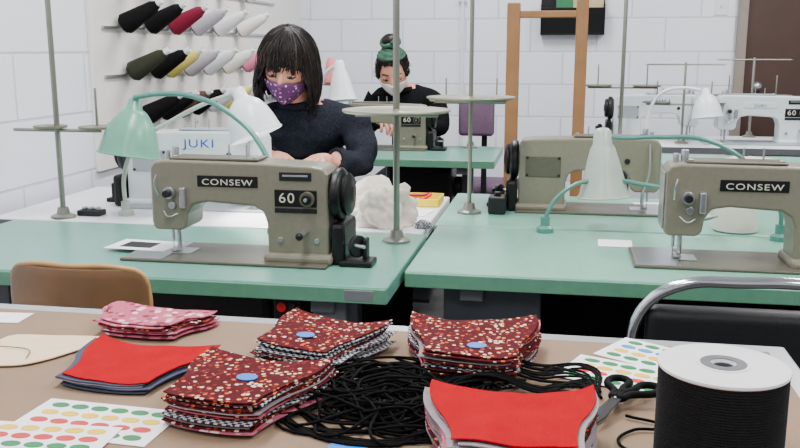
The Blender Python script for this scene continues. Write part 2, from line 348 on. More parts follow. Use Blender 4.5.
o=E("thread_cone_white",(.455,2.36,.75)); lathe("cone",o,[(0,0),(.05,0),(.056,.004),(.055,.02),(.037,.105),(.034,.115),(.02,.12),(0,.12)],mat("thread_cream",(216,210,200),.7,0,.04,300,bump=.4,bscale=800))
# ------------------------------------------------------------------ lamps
def lamp(name,arm,spos,sdir,prof,ms,ma,r=.006,watt=0):
    b=Vector(arm[0]); o=E(name,b)
    lathe("clamp_base",o,[(0,0),(.022,0),(.022,.012),(.012,.018),(.012,.04),(0,.04)],ma,seg=20)
    tube("gooseneck_arm",o,[tuple(Vector(p)-b+(Vector((0,0,.005)) if i==0 else Vector())) for i,p in enumerate(arm)],r,ma)
    dv=Vector(sdir).normalized(); q=Vector((0,0,-1)).rotation_difference(dv)
    s=lathe("shade",o,prof,ms,tuple(Vector(spos)-b),seg=40,solid=.002); s.rotation_mode='QUATERNION'; s.rotation_quaternion=q
    rr,zz=prof[-1]
    rim=tube("shade_rim",o,[(rr*math.cos(a),rr*math.sin(a),zz) for a in [i*math.pi/8 for i in range(16)]],.0022,ms,True); rim.location=Vector(spos)-b; rim.rotation_mode='QUATERNION'; rim.rotation_quaternion=q
    bl=sph("bulb",o,.022,(0,0,0),M_bulb if watt else M_white); bl.location=Vector(spos)-b+dv*(.03 if watt else 0)
    if watt:
        L=bpy.data.lights.new("lamp_light",'SPOT'); L.energy=watt; L.spot_size=math.radians(110); L.spot_blend=.5; L.shadow_soft_size=.03; L.color=(1,.97,.92)
        lo=bpy.data.objects.new("lamp_light",L); lo.parent=o; lo.location=Vector(spos)-b+dv*.06; lo.rotation_mode='QUATERNION'; lo.rotation_quaternion=q; COL.objects.link(lo)
    return o
bell=[(0,.092),(.012,.09),(.018,.084),(.022,.06),(.034,.052),(.04,.045),(.054,.025),(.068,-.005),(.077,-.04),(.081,-.062),(.083,-.066)]
bell2=[(0,.085),(.014,.083),(.018,.076),(.020,.055),(.03,.048),(.045,.035),(.058,.012),(.066,-.015),(.072,-.045),(.074,-.055)]
cone=[(0,.098),(.014,.096),(.022,.088),(.025,.055),(.031,.045),(.04,.015),(.052,-.03),(.062,-.07),(.067,-.08)]
lamp("gooseneck_lamp_mint",[(-.71,2.12,.75),(-.705,2.12,.86),(-.75,2.15,.965),(-.84,2.18,1.045),(-.95,2.2,1.09),(-1.06,2.22,1.095),(-1.13,2.22,1.085)],(-1.145,2.225,.995),(-.12,-.12,-1),bell,M_mint,M_teal,.007)
lamp("gooseneck_lamp_white",[(-1.205,2.28,.75),(-1.2,2.28,.88),(-1.16,2.29,.955),(-1.06,2.31,1.02),(-.97,2.32,1.065),(-.90,2.335,1.09)],(-.85,2.335,1.03),(.42,-.05,-1),bell2,M_shade,M_shadeg,.006,watt=14)
lamp("gooseneck_lamp_grey",[(.54,2.25,.75),(.535,2.25,.83),(.47,2.26,.925),(.36,2.28,.99),(.24,2.3,.995),(.15,2.31,.99),(.105,2.31,.995)],(.112,2.31,.918),(.06,-.05,-1),cone,M_shadeg,M_teal,.0055)
lamp("gooseneck_lamp_small",[(-.03,2.25,.75),(-.025,2.25,.80),(.02,2.26,.86),(.1,2.28,.885),(.22,2.28,.875),(.33,2.25,.86)],(.34,2.22,.84),(.3,-.3,-1),[(p[0]*.5,p[1]*.5) for p in cone],M_shadeg,M_teal,.0055)
lamp("gooseneck_lamp_small",[(.43,4.53,.75),(.43,4.53,.9),(.48,4.52,1.0),(.58,4.5,1.03),(.66,4.48,1.02)],(.69,4.47,.95),(.1,-.1,-1),[(p[0]*.9,p[1]*.9) for p in bell],M_shade,M_shade,.008)
lamp("gooseneck_lamp_small",[(-1.08,3.9,.75),(-1.08,3.9,.95),(-1.05,3.88,1.10),(-.99,3.86,1.145)],(-.965,3.84,1.07),(.1,-.1,-1),cone,M_shade,M_shade,.008)
o=E("pink_thread_cone_on_stand",(-1.05,4.0,.75)); cyl("post",o,.006,.3,(0,0,.15),M_pole); lathe("tray",o,[(0,.3),(.045,.3),(.047,.306),(0,.306)],M_tray); lathe("base",o,[(0,0),(.03,0),(.03,.006),(0,.01)],M_pole)
lathe("cone",o,cone_prof(.12,.036,.022),mat("thread_pink",(232,130,135),.8,0,.08,200),(0,0,.307))
# ------------------------------------------------------------------ wooden rack
o=E("wooden_rack",(-.055,3.25,0))
box("post_left",o,(.046,.045,1.375),(-.122,0,.6875),M_wood,.004); box("post_right",o,(.042,.045,1.385),(.118,0,.6925),M_wood,.004)
box("rail_top",o,(.21,.03,.024),(0,0,1.335),M_wood,.003); box("rail_mid",o,(.21,.03,.04),(0,0,.45),M_wood,.003)
box("foot_left",o,(.05,.36,.04),(-.122,0,.02),M_wood,.004); box("foot_right",o,(.05,.36,.04),(.118,0,.02),M_wood,.004)
# ------------------------------------------------------------------ chairs in the aisle
o=E("wooden_chair",(-.85,1.42,0))
def curved_panel(name,parent,w,z0,z1,y,bow,th,m,rc=.05,n=24):
    bm=bmesh.new(); g=[]
    nz=10
    for i in range(n+1):
        u=-1+2*i/n; col=[]
        x=u*w/2
        ed=max(0,abs(x)-(w/2-rc))/rc; drop=rc*(1-math.sqrt(max(0,1-ed*ed)))
        for j in range(nz+1):
            t=j/nz; z=z0+drop*.6 + (z1-drop-z0-drop*.6)*t
            col.append(bm.verts.new((x,y-bow*(1-u*u),z)))
        g.append(col)
    for i in range(n):
        for j in range(nz): bm.faces.new((g[i][j],g[i+1][j],g[i+1][j+1],g[i][j+1]))
    p=frombm(name,bm,parent,m); s=p.modifiers.new("s",'SOLIDIFY'); s.thickness=th; s.offset=0; bev(p,.003); return p
curved_panel("back_rest",o,.27,.64,.83,.0,.03,.012,M_plywood,.035)
tube("back_rest_rim",o,[(-.133,0,.72),(-.134,0,.785),(-.125,-.005,.817),(-.09,-.018,.831),(0,-.03,.833),(.09,-.018,.831),(.125,-.005,.817),(.134,0,.785),(.133,0,.72)],.005,M_plyedge)
box("seat",o,(.38,.38,.02),(0,.2,.45),M_plywood,.009)
for sx in (-1,1):
    tube("back_tube",o,[(sx*.11,.012,.8),(sx*.12,.012,.6),(sx*.14,.04,.42),(sx*.17,0,.0)],.01,M_dark)
    tube("front_leg",o,[(sx*.14,.1,.43),(sx*.15,.36,.42),(sx*.17,.4,0)],.01,M_dark)
o=E("black_vinyl_chair",(.332,1.36,0)); M_vinyl=mat("black_vinyl",(18,19,22),.45,0,.08,40,bump=.2,bscale=300,spec=.3)
tube("chrome_frame",o,[(-.2,.05,0),(-.205,.03,.45),(-.212,.0,.72),(-.20,-.012,.815),(-.155,-.02,.858),(-.05,-.028,.872),(.05,-.028,.872),(.155,-.02,.858),(.2,-.012,.815),(.212,0,.72),(.205,.03,.45),(.2,.05,0)],.009,M_chrome)
def cushion(name,parent,size,loc,m,rot=(0,0,0)):
    c=box(name,parent,size,loc,m,min(size)*.42,rot); c.modifiers[0].segments=5
    for p in c.data.polygons:p.use_smooth=True
    return c
cushion("back_pad",o,(.385,.045,.27),(0,-.005,.69),M_vinyl); cushion("seat_pad",o,(.42,.40,.06),(0,.23,.46),M_vinyl)
tube("leg_frame",o,[(-.2,.05,.02),(-.2,.42,.02),(-.2,.42,.42),(-.2,.05,.43)],.0105,M_chrome); tube("leg_frame",o,[(.2,.05,.02),(.2,.42,.02),(.2,.42,.42),(.2,.05,.43)],.0105,M_chrome)
M_mauve=mat("mauve_fabric",(104,80,104),.8,0,.08,60)
o=E("mauve_task_chair",(-.44,4.70,0)); cushion("back_pad",o,(.19,.05,.22),(0,0,.87),M_mauve); cushion("seat_pad",o,(.30,.34,.06),(0.07,.22,.46),M_mauve)
cyl("column",o,.022,.34,(0.07,.22,.27),M_dark); box("back_bar",o,(.03,.012,.36),(0.04,.04,.62),M_dark,.003)
for i in range(5):
    a=i*2*math.pi/5; tube("base_arm",o,[(0.07,.22,.10),(.07+.17*math.cos(a),.22+.17*math.sin(a),.05)],.014,M_dark,smooth=False); sph("caster",o,.025,(.07+.17*math.cos(a),.22+.17*math.sin(a),.026),M_black)
def stool(loc):
    o=E("work_stool",loc); cyl("seat",o,.17,.04,(0,0,.405),M_vinyl,bevel=.015); cyl("column",o,.022,.31,(0,0,.235),M_dark)
    for i in range(5):
        a=i*2*math.pi/5+.3; tube("base_arm",o,[(0,0,.09),(.22*math.cos(a),.22*math.sin(a),.05)],.014,M_dark,smooth=False); sph("caster",o,.025,(.22*math.cos(a),.22*math.sin(a),.026),M_black)
# ------------------------------------------------------------------ people
M_skin=mat("skin",(214,154,130),.5,0,.04,20); M_lip=mat("lips",(170,90,85),.5)
M_hairb=mat("black_brown_hair",(24,17,16),.42,0,.25,60,spec=.3); M_hair2=mat("hair_highlight",(58,42,37),.4,0,.2,60)
M_eyew=mat("eye_white",(215,205,200),.3); M_iris=mat("iris",(45,30,22),.3); M_lash=mat("lash",(14,10,10),.6)
def head_pt(d):
    x,y,z=d
    px=x*.074; py=y*.095; pz=z*.118
    if z<0:
        k=(-z)**1.6; px*=1-.30*k; py=py*(1-.22*k) - .016*k*(1 if y<0.2 else -1.2)*(0.6+.4*(1-abs(x)))
    if y<0:
        def gb(cx,cz,sx,sz): return math.exp(-((px-cx)/sx)**2-((pz-cz)/sz)**2)
        py-=.022*gb(0,-.018,.011,.018)+.010*gb(0,.004,.008,.02)+.005*gb(0,-.062,.02,.008)+.004*gb(0,-.095,.02,.012)
        py+=.008*(gb(.031,.012,.016,.011)+gb(-.031,.012,.016,.011))
        py-=.004*(gb(.03,.034,.02,.006)+gb(-.03,.034,.02,.006))
    return Vector((px,py,pz))
def sdir(az,el): return (math.sin(az)*math.cos(el),-math.cos(az)*math.cos(el),math.sin(el))
def make_head(parent,loc,rot,maskm,style):
    h=bpy.data.objects.new("head",None); COL.objects.link(h); h.parent=parent; h.location=loc; h.rotation_euler=rot; h.empty_display_size=.05
    bm=bmesh.new(); bmesh.ops.create_uvsphere(bm,u_segments=64,v_segments=48,radius=1)
    for v in bm.verts: v.co=head_pt(v.co)
    frombm("face",bm,h,M_skin)
    for s in (-1,1):
        sph("eyeball",h,.0125,(s*.031,-.076,.012),M_eyew); sph("iris",h,.0055,(s*.031,-.0850,.004),M_iris)
        sph("eyelid",h,.0142,(s*.031,-.0755,.0140),M_skin,(1.1,1,.88))
        tube("lash_line",h,[(s*.031-.017,-.083,.006),(s*.031-.006,-.0905,.0015),(s*.031+.006,-.0905,.0015),(s*.031+.017,-.083,.006)],.0020,M_lash)
        tube("brow",h,[(s*.016,-.094,.03),(s*.031,-.092,.036),(s*.048,-.082,.032)],.003,M_hairb)
        sph("ear",h,.03,(s*.073,.008,-.008),M_skin,(.28,.6,1))
    sph("lips",h,.014,(0,-.086,-.062),M_lip,(1.5,.5,.6))
    bm=bmesh.new(); g=[]; n=28; m=14
    for i in range(n+1):
        az=math.radians(-74+148*i/n); s=abs(az)/math.radians(74); col=[]
        et=math.radians(-5-8*s); eb=math.radians(-66+34*s**1.5)
        for j in range(m+1):
            el=et+(eb-et)*j/m; p=head_pt(sdir(az,el)); dn=Vector(sdir(az,el))
            rid=.012*math.exp(-(az/.35)**2)*math.sin(math.pi*min(1,j/m*1.1))
            col.append(bm.verts.new(p+dn*(.006+rid+.0012*math.sin(j*2.4))))
        g.append(col)
    for i in range(n):
        for j in range(m): bm.faces.new((g[i][j],g[i+1][j],g[i+1][j+1],g[i][j+1]))
    mk=frombm("cloth_face_mask",bm,h,maskm); so=mk.modifiers.new("s",'SOLIDIFY'); so.thickness=.002; so.offset=1
    for s in (-1,1): tube("ear_loop",h,[(s*.064,-.03,-.02),(s*.078,.0,.01),(s*.08,.025,0),(s*.074,.015,-.04),(s*.06,-.03,-.06)],.0015,M_lash if style=='bob' else M_paper)
    if style=='bob': ax,ay,az_,zf,zs,zb=.096,.113,.142,.034,-.134,-.122
    else: ax,ay,az_,zf,zs,zb=.083,.105,.126,.075,-.01,-.06
    def hp(phi,t,off=0.0):
        a=abs(math.atan2(math.sin(phi),math.cos(phi)))
        def ss(e0,e1,x): x=max(0,min(1,(x-e0)/(e1-e0))); return x*x*(3-2*x)
        ze=zf+(zs-zf)*ss(math.radians(42),math.radians(62),a); ze+= (zb-zs)*ss(math.radians(120),math.radians(170),a)
        if style=='bob': ze+=.008*math.sin(phi*9)*(1 if a<.7 else .8)+.006*math.sin(phi*23+1)
        if ze>=0:
            psi=t*math.acos(min(1,ze/az_)); r=math.sin(psi); z=az_*math.cos(psi)
        else:
            L1=math.pi/2*.12; L2=-ze; s_=t*(L1+L2)
            if s_<L1: psi=s_/L1*math.pi/2; r=math.sin(psi); z=az_*math.cos(psi)
            else:
                q=(s_-L1)/L2; z=-(s_-L1); r=1+.15*math.sin(q*math.pi*.8)-.03*q*q
        w=.012*noise.noise(Vector((math.sin(phi)*3,math.cos(phi)*3,2.3+t*1.2)))*(.3+t)+.0022*math.sin(phi*41+4*t)+.0012*math.sin(phi*97+9*t)
        rr=r+ (w+off)/.1
        return Vector((rr*ax*math.sin(phi),-rr*ay*math.cos(phi)+.008,z+off*.3))
    bm=bmesh.new(); N=180;Mz=28; g=[]
    for i in range(N):
        phi=2*math.pi*i/N; rag=random.uniform(.95,1.04)
        g.append([bm.verts.new(hp(phi,max(.02,j/Mz)*(1+(rag-1)*max(0,(j/Mz-.6)/.4)))) for j in range(Mz+1)])
    cap=bm.verts.new((0,.008,az_))
    for i in range(N):
        k=(i+1)%N; bm.faces.new((cap,g[i][0],g[k][0]))
        for j in range(Mz): bm.faces.new((g[i][j],g[k][j],g[k][j+1],g[i][j+1]))
    hs=frombm("hair",bm,h,M_hairb); so=hs.modifiers.new("s",'SOLIDIFY'); so.thickness=.010; so.offset=-1
    for kk,(mm,cnt,rad) in enumerate(((M_hairb,460 if style=='bob' else 160,.0012),(M_hair2,150 if style=='bob' else 40,.0009))):
        cu=bpy.data.curves.new("hair_strands",'CURVE'); cu.dimensions='3D'; cu.bevel_depth=rad; cu.bevel_resolution=1
        for i in range(cnt):
            phi=random.uniform(0,2*math.pi); dp=random.uniform(-.35,.35); off=random.uniform(.0,.010); e=random.uniform(.82,1.10)
            addspl(cu,[tuple(hp(phi+dp*t*t,max(.03,t*e),off*(.3+t))) for t in (0,.2,.4,.6,.8,1.0)],res=3)
        link(bpy.data.objects.new("hair_strands",cu),h,mm)
    return h
def hand(parent,wrist,fwd,up,side,curl=.45):
    f=Vector(fwd).normalized(); u=Vector(up); u=(u-f*u.dot(f)).normalized(); s=u.cross(f)*side
    W=Vector(wrist); P=lambda a,b,c: tuple(W+f*a+s*b+u*c)
    vs=[P(0,0,0),P(.035,0,.002),P(.07,.004,.004)]; ed=[(0,1),(1,2)]; rd=[.022,.026,.024]
    for k,(b,ls) in enumerate(zip((.030,.010,-.010,-.029),((.04,.026,.022),(.045,.03,.023),(.042,.027,.022),(.032,.021,.019)))):
        b0=len(vs); vs.append(P(.082-.004*abs(k-1),b,.004)); rd.append(.0105); ed.append((2,b0))
        a,c,ang=.082-.004*abs(k-1),.004,.15+curl*.3
        for q,l in enumerate(ls):
            a+=l*math.cos(ang); c-=l*math.sin(ang); vs.append(P(a,b*(1+.12*(q+1)),c)); rd.append(.009-.0008*q); ed.append((len(vs)-2,len(vs)-1)); ang+=curl+.05*k
    t0=len(vs); vs+= [P(.035,.03,-.004),P(.06,.05,-.014),P(.083,.056,-.02)]; rd+=[.013,.0105,.0085]; ed+=[(1,t0),(t0,t0+1),(t0+1,t0+2)]
    return skin("hand",vs,ed,rd,parent,M_skin,2)
def person(name,pel,chest,neck,shR,shL,elR,elL,wrR,wrL,tgR,tgL,headloc,headrot,sweater,trouser,maskm,style):
    o=E(name,(pel[0],pel[1],0)); B=Vector((pel[0],pel[1],0)); R=lambda p: tuple(Vector(p)-B)
    px,py,pz=pel; mid=tuple((Vector(pel)+Vector(chest))/2+Vector((0,.02,0)))
    up=tuple(Vector(chest)*.35+Vector(neck)*.65)
    hd=Vector(headloc); nk=tuple(Vector(neck)*.45+(hd+Vector((0,.02,-.06)))*.55)
    vs=[pel,mid,chest,up,neck,nk,tuple(hd+Vector((0,.015,-.04))), shR,elR,wrR, shL,elL,wrL,
        (px-.1,py-.02,pz-.02),(px-.13,py-.42,pz-.02),(px-.13,py-.40,.12),(px-.13,py-.42,.05),(px-.13,py-.55,.035),
        (px+.1,py-.02,pz-.02),(px+.13,py-.42,pz-.02),(px+.13,py-.40,.12),(px+.13,py-.42,.05),(px+.13,py-.55,.035)]
    ed=[(0,1),(1,2),(2,3),(3,4),(4,5),(5,6),(3,7),(7,8),(8,9),(3,10),(10,11),(11,12),(0,13),(13,14),(14,15),(15,16),(16,17),(0,18),(18,19),(19,20),(20,21),(21,22)]
    rd=[.125,.125,.135,.10,.056,.048,.05,.070,.054,.032,.070,.054,.032,.09,.07,.048,.042,.035,.09,.07,.048,.042,.035]
    b=skin("clothed_body",[R(v) for v in vs],ed,rd,o,None,3 if sweater is M_navy else 2)
    if sweater is M_navy:   # knit folds
        for v in b.data.vertices:
            c=v.co
            if .62<c.z<neck[2]-.02: v.co=c+v.normal*(.014*noise.noise(Vector((c.x*11,c.y*11,c.z*24)))+.006*noise.noise(c*38))
    for m_ in (sweater,M_skin,trouser,M_black): b.data.materials.append(m_)
    nz=neck[2]+.012; nb=Vector(R(neck)).to_2d()
    for p in b.data.polygons:
        c=p.center
        if c.z>nz and (c.to_2d()-nb).length<.085: p.material_index=1
        elif c.z<.075: p.material_index=3
        elif c.z<.615: p.material_index=2
        else:
            for w in (wrR,wrL):
                if (c-Vector(R(w))).length<.034: p.material_index=1
    cn=Vector(R(neck)); 
    tube("collar",o,[tuple(cn+Vector((.066*math.cos(a),.062*math.sin(a),.014+.008*math.sin(a)))) for a in [i*math.pi/5 for i in range(10)]],.015,sweater,True)
    for w,e,tg,sd,nm in ((wrR,elR,tgR,1,"right"),(wrL,elL,tgL,-1,"left")):
        d=(Vector(w)-Vector(e)).normalized(); q=Vector((0,0,1)).rotation_difference(d)
        c=lathe("cuff_"+nm,o,[(.039,-.03),(.042,-.02),(.043,0),(.04,.008),(.03,.006)],sweater,R(Vector(w)-d*.02),seg=24,solid=.003); c.rotation_mode='QUATERNION'; c.rotation_quaternion=q
        hd_=hand(o,R(Vector(w)),Vector(tg)-Vector(w),(0,0,1),sd,.42); hd_.name="hand_"+nm
    make_head(o,R(headloc),headrot,maskm,style)
    return o
M_navy=mat("charcoal_knit",(34,37,46),.95,0,.45,160,bump=1.0,bscale=350,spec=.1)
M_jeans=mat("dark_denim",(36,42,58),.9,0,.1,100)
M_purple=floral("purple_print_cloth",(104,62,110),[(225,200,225),(165,110,160),(92,56,110),(225,205,228),(120,60,100)],85,.34)
stool((-.86,3.17,0))
person("seated_woman_sewing",(-.86,3.16,.555),(-.865,3.07,.86),(-.90,2.985,1.015),(-1.03,3.00,.955),(-.70,3.02,.955),
       (-1.12,2.90,.83),(-.655,2.90,.82),(-.93,2.76,.865),(-.73,2.77,.86),(-.83,2.64,.86),(-.79,2.64,.86),
       (-.912,2.90,1.152),(math.radians(21),math.radians(6),math.radians(4)),M_navy,M_jeans,M_purple,'bob')
M_blk=mat("black_cotton",(16,18,20),.9,0,.2,120,bump=.5,bscale=300,spec=.1)
stool((-.76,4.73,0))
w2=person("seated_woman_green_headscarf",(-.76,4.72,.555),(-.78,4.64,.86),(-.83,4.53,1.0),(-.96,4.55,.95),(-.64,4.58,.95),
       (-1.02,4.50,.80),(-.60,4.50,.80),(-.89,4.36,.87),(-.74,4.36,.87),(-.83,4.26,.85),(-.79,4.26,.85),
       (-.845,4.45,1.105),(math.radians(30),math.radians(-4),math.radians(6)),M_blk,M_jeans,M_paper,'up')
hd=[c for c in w2.children if c.name.startswith("head")][0]
M_scarf=mat("green_scarf",(46,88,66),.85,0,.35,30,bump=.6,bscale=100)
bm=bmesh.new(); g=[]
for i in range(41):
    az=math.radians(-100+200*i/40); col=[]
    for j in range(9):
        el=math.radians(46+30*j/8-8*abs(az)/1.7); r_=1.03+.03*math.sin(j*1.9+az*2)
        d_=Vector((math.sin(az)*math.cos(el)*.092,-math.cos(az)*math.cos(el)*.115+.01,math.sin(el)*.136))*r_; col.append(bm.verts.new(d_))
    g.append(col)
for i in range(40):
    for j in range(8): bm.faces.new((g[i][j],g[i+1][j],g[i+1][j+1],g[i][j+1]))
sc_=frombm("scarf_wrap",bm,hd,M_scarf); so=sc_.modifiers.new("s",'SOLIDIFY'); so.thickness=.006
sph("hair_bun",hd,.036,(0,.035,.16),M_hairb,(1.2,1,.8)); 
tube("scarf_knot",hd,[(.042*math.cos(a)*(1+.1*math.sin(3*a)),.035+.042*math.sin(a),.145+.006*math.sin(3*a)) for a in [i*math.pi/4 for i in range(8)]],.012,M_scarf,True)
sph("scarf_tail",hd,.022,(.03,-.01,.165),M_scarf,(1.3,.6,.7))
# ------------------------------------------------------------------ fabric helpers
M_flo=floral("floral_cotton",(78,18,24),[(225,195,165),(205,85,42),(120,28,28),(215,140,100),(74,16,20),(110,34,30),(228,208,185),(90,24,24),(150,60,60)],190,.42)
M_pinkp=floral("pink_print",(186,94,116),[(232,195,208),(150,50,78),(120,60,74),(210,140,158)],90,.42)
M_red=mat("red_cotton",(172,0,22),.95,0,.06,60,bump=.5,bscale=900,spec=.08)
M_ging=checker("black_gingham",(26,26,32),(190,190,198),260)
M_denim=mat("slate_cotton",(58,64,86),.9,0,.1,80); M_lin=mat("grey_linen",(146,136,140),.9,0,.1,80)
M_dot=mat("blue_sticker",(10,110,205),.5,0,.02,20)
def quad(a,c,b,n=9):
    return [Vector(((1-t)**2*a[0]+2*t*(1-t)*c[0]+t*t*b[0],(1-t)**2*a[1]+2*t*(1-t)*c[1]+t*t*b[1])) for t in [i/n for i in range(n)]]
def mask_outline(sx=1,sy=1):
    TL,TR,BR,BL=(-.078,.060),(.078,.060),(.052,-.064),(-.052,-.064)
    p=quad(TL,(0,.026),TR,14)+quad(TR,(.082,.02),(.062,-.01),6)+quad((.062,-.01),(.052,-.035),BR,6)+quad(BR,(0,-.080),BL,10)+quad(BL,(-.052,-.035),(-.062,-.01),6)+quad((-.062,-.01),(-.082,.02),TL,6)
    return [Vector((q.x*sx,q.y*sy)) for q in p]
def smooth_outline(pts,n=5):
    out=[]; N=len(pts)
    for i in range(N):
        p0,p1,p2,p3=[Vector(pts[(i+k)%N]) for k in (-1,0,1,2)]
        for j in range(n):
            t=j/n; out.append(.5*((2*p1)+(p2-p0)*t+(2*p0-5*p1+4*p2-p3)*t*t+(3*p1-p0-3*p2+p3)*t**3))
    return out
def cloth_layer(name,parent,outl,z,m,seed,th=.0009,amp=.003,dx=0,dy=0,rz=0,curl=0.0):
    bm=bmesh.new(); rings=[]; K=12
    c,s=math.cos(rz),math.sin(rz); R0=max(p.length for p in outl)
    for k in range(1,K+1):
        f=k/K; ring=[]
        for p in outl:
            x=p.x*f; y=p.y*f; X=c*x-s*y+dx; Y=s*x+c*y+dy
            h=amp*(noise.noise(Vector((X*14,Y*14,seed)))+.5*noise.noise(Vector((X*34,Y*34,seed))))
            h+=curl*(Vector((x,y)).length/R0)**4*(.5+noise.noise(Vector((X*20,Y*20,seed+5))))
            ring.append(bm.verts.new((X,Y,max(.001,z+h))))
        rings.append(ring)
    cv=bm.verts.new((dx,dy,z+amp*(noise.noise(Vector((dx*14,dy*14,seed)))+.5*noise.noise(Vector((dx*34,dy*34,seed))))))
    n=len(outl)
    for i in range(n):
        j=(i+1)%n; bm.faces.new((cv,rings[0][i],rings[0][j]))
        for k in range(K-1): bm.faces.new((rings[k][i],rings[k+1][i],rings[k+1][j],rings[k][j]))
    o=frombm(name,bm,parent,m); so=o.modifiers.new("s",'SOLIDIFY'); so.thickness=th; so.offset=-1
    es=o.modifiers.new("split",'EDGE_SPLIT'); es.split_angle=math.radians(50); return o
def mask_stack(name,cx,cy,rot,layers,top,sx=1,sy=1,dz=.0026,dot=None,jit=.004,seed=1.0,amp=.003,jr=.06):
    o=E(name,(cx,cy,T+.0005),math.radians(rot)); ol=mask_outline(sx,sy)
    n=len(layers); rnd=random.Random(int(seed*10))
    for i,m in enumerate(layers):
        cloth_layer("layer_%d"%i,o,ol,.002+amp*.4+i*dz,m,seed,.0011,amp*(.3+.7*i/n),rnd.uniform(-jit,jit),rnd.uniform(-jit,jit),rnd.uniform(-jr,jr),.003*i/n)
    cloth_layer("top_piece",o,ol,.002+amp*.4+n*dz,top,seed,.0011,amp,curl=.004)
    if dot:
        zz=.002+amp*.4+n*dz+amp*(noise.noise(Vector((dot[0]*14,dot[1]*14,seed)))+.5*noise.noise(Vector((dot[0]*34,dot[1]*34,seed))))
        d=cyl("round_sticker",o,.0085,.0008,(dot[0],dot[1],zz+.0012),M_dot,seg=24,bevel=0); d.scale=(1.2,1,1)
    return o
FL,PK,GG,LN=M_flo,M_pinkp,M_ging,M_lin
mask_stack("floral_mask_stack",-.286,.746,-8,[LN,PK,FL,LN,FL,GG,FL,PK,FL,LN,FL,FL,GG,FL],FL,.86,1.0,.0020,(.010,-.01),seed=1.3)
mask_stack("floral_mask_stack",-.252,.893,-14,[GG,LN,GG,LN,GG,FL,GG,GG,FL,GG,FL,GG],FL,.80,.94,.0022,(.0,-.03),seed=2.1,jit=.007,jr=.12)
mask_stack("floral_mask_stack",-.085,.900,4,[GG,FL,LN,PK,FL,LN,FL,GG,FL,FL,LN,PK,FL],FL,.90,1.04,.0023,(.006,-.042),seed=3.7)
mask_stack("red_mask_stack",-.432,.818,-3,[M_denim,LN,M_denim,LN,M_denim],M_red,.92,.92,.0016,seed=4.2,jit=.006)
mask_stack("pink_mask_stack",-.477,.950,-4,[PK,LN,PK,PK,FL,PK],PK,.88,.60,.0022,seed=5.2,amp=.006,jit=.006)
mask_stack("red_mask_stack",-.030,.676,4,[PK,LN,FL,LN,PK,LN,FL,LN,PK,LN,FL,LN,PK,LN,LN],M_red,.90,1.0,.0026,seed=6.4,amp=.006,jit=.005)
o=E("cream_fabric_piece",(-.56,.845,T+.0005),math.radians(6)); M_cream=mat("cream_cotton",(232,208,170),.9,0,.04,50,bump=.3,bscale=600)
cloth_layer("cloth",o,smooth_outline([(-.06,.045),(0,.05),(.055,.050),(.058,.038),(.045,.01),(.01,-.04),(-.03,-.05),(-.06,-.048)]),.003,M_cream,3.3,.0012,.001)
tube("pen_line",o,[(-.06,.005,.0045),(-.03,.002,.0045),(-.01,-.005,.0045),(.0,-.03,.0045)],.0005,M_dark)
def sheet(name,x,y,rz,w,h,m=M_paper,z=T,th=.0006): 
    o=E(name,(x,y,z+.0004),math.radians(rz)); box("sheet",o,(w,h,th),(0,0,th/2),m,0); return o
sheet("white_paper_slip",-.68,.955,5,.06,.04)
M_sg=mat("sticker_green",(0,120,60),.4);M_sy=mat("sticker_yellow",(240,195,10),.4);M_sr=mat("sticker_red",(205,20,20),.4);M_sb=mat("sticker_blue",(20,140,200),.4)
def stickers(x,y,rz,w,h,rows,n=6,z=T,rows_h=None):
    o=sheet("sticker_sheet",x,y,rz,w,h,z=z)
    for r,m in enumerate(rows):
        for i in range(n):
            c=cyl("dot",o,.0072,.0004,(-w/2+w*(i+.9)/(n+.8),h/2-h*(r+.75)/(len(rows)+.5),.0009),m,seg=20,bevel=0); c.scale=(1.2,.72,1)
    return o
stickers(-.405,.685,-3,.14,.075,[M_sg,M_sy,M_sr,M_sg],6)
stickers(-.44,.635,3,.14,.07,[M_sy,M_sr,M_sg,M_sy],6,T+.0012)
stickers(.115,.95,-32,.12,.075,[M_sg,M_sb,M_sy,M_sg],5)
stickers(.07,.885,-22,.115,.075,[M_sg,M_sy,M_sr,M_sg],5,T+.0012)
cd=E("round_blue_sticker",(-.167,.672,T+.0006)); cyl("disc",cd,.017,.0006,(0,0,.0004),M_dot,bevel=0)
# cord tangle
M_cord=mat("black_cord",(6,6,7),.85,0,.1,300,bump=.4,bscale=1200,spec=.12)
o=E("black_elastic_cord_tangle",(-.15,.79,T)); cu=bpy.data.curves.new("cord",'CURVE'); cu.dimensions='3D'; cu.bevel_depth=.0014; cu.bevel_resolution=2
rn=random.Random(11)
for k in range(46):
    cx=rn.uniform(-.035,.035); cy=rn.uniform(-.035,.03); ra=rn.uniform(.03,.09); rb=rn.uniform(.015,.07); ph=rn.uniform(0,6.28); tl=rn.uniform(-1.5,1.5); pts=[]
    nn=rn.randint(7,13)
    for i in range(nn):
        a=ph+i*.8; w_=1+.3*math.sin(2.3*i+ph)
        x=ra*math.cos(a)*w_; y=rb*math.sin(a)*w_
        pts.append((cx+x*math.cos(tl*.4)-y*math.sin(tl*.4),cy+x*math.sin(tl*.4)+y*math.cos(tl*.4),.002+.026*rn.random()*math.exp(-((x/.08)**2+(y/.06)**2))))
    addspl(cu,pts,res=6)
for k in range(18):
    y0=rn.uniform(-.03,.12); addspl(cu,[(.03,rn.uniform(-.03,.03),.006),(.09,y0*.5+.03,.012+.01*rn.random()),(.14,y0*.6+.04,.004),(.17+rn.uniform(-.02,.02),y0*.5+.06+rn.uniform(-.02,.02),.003),(.19+rn.uniform(-.01,.01),.05+rn.uniform(-.03,.03),.002)],res=6)
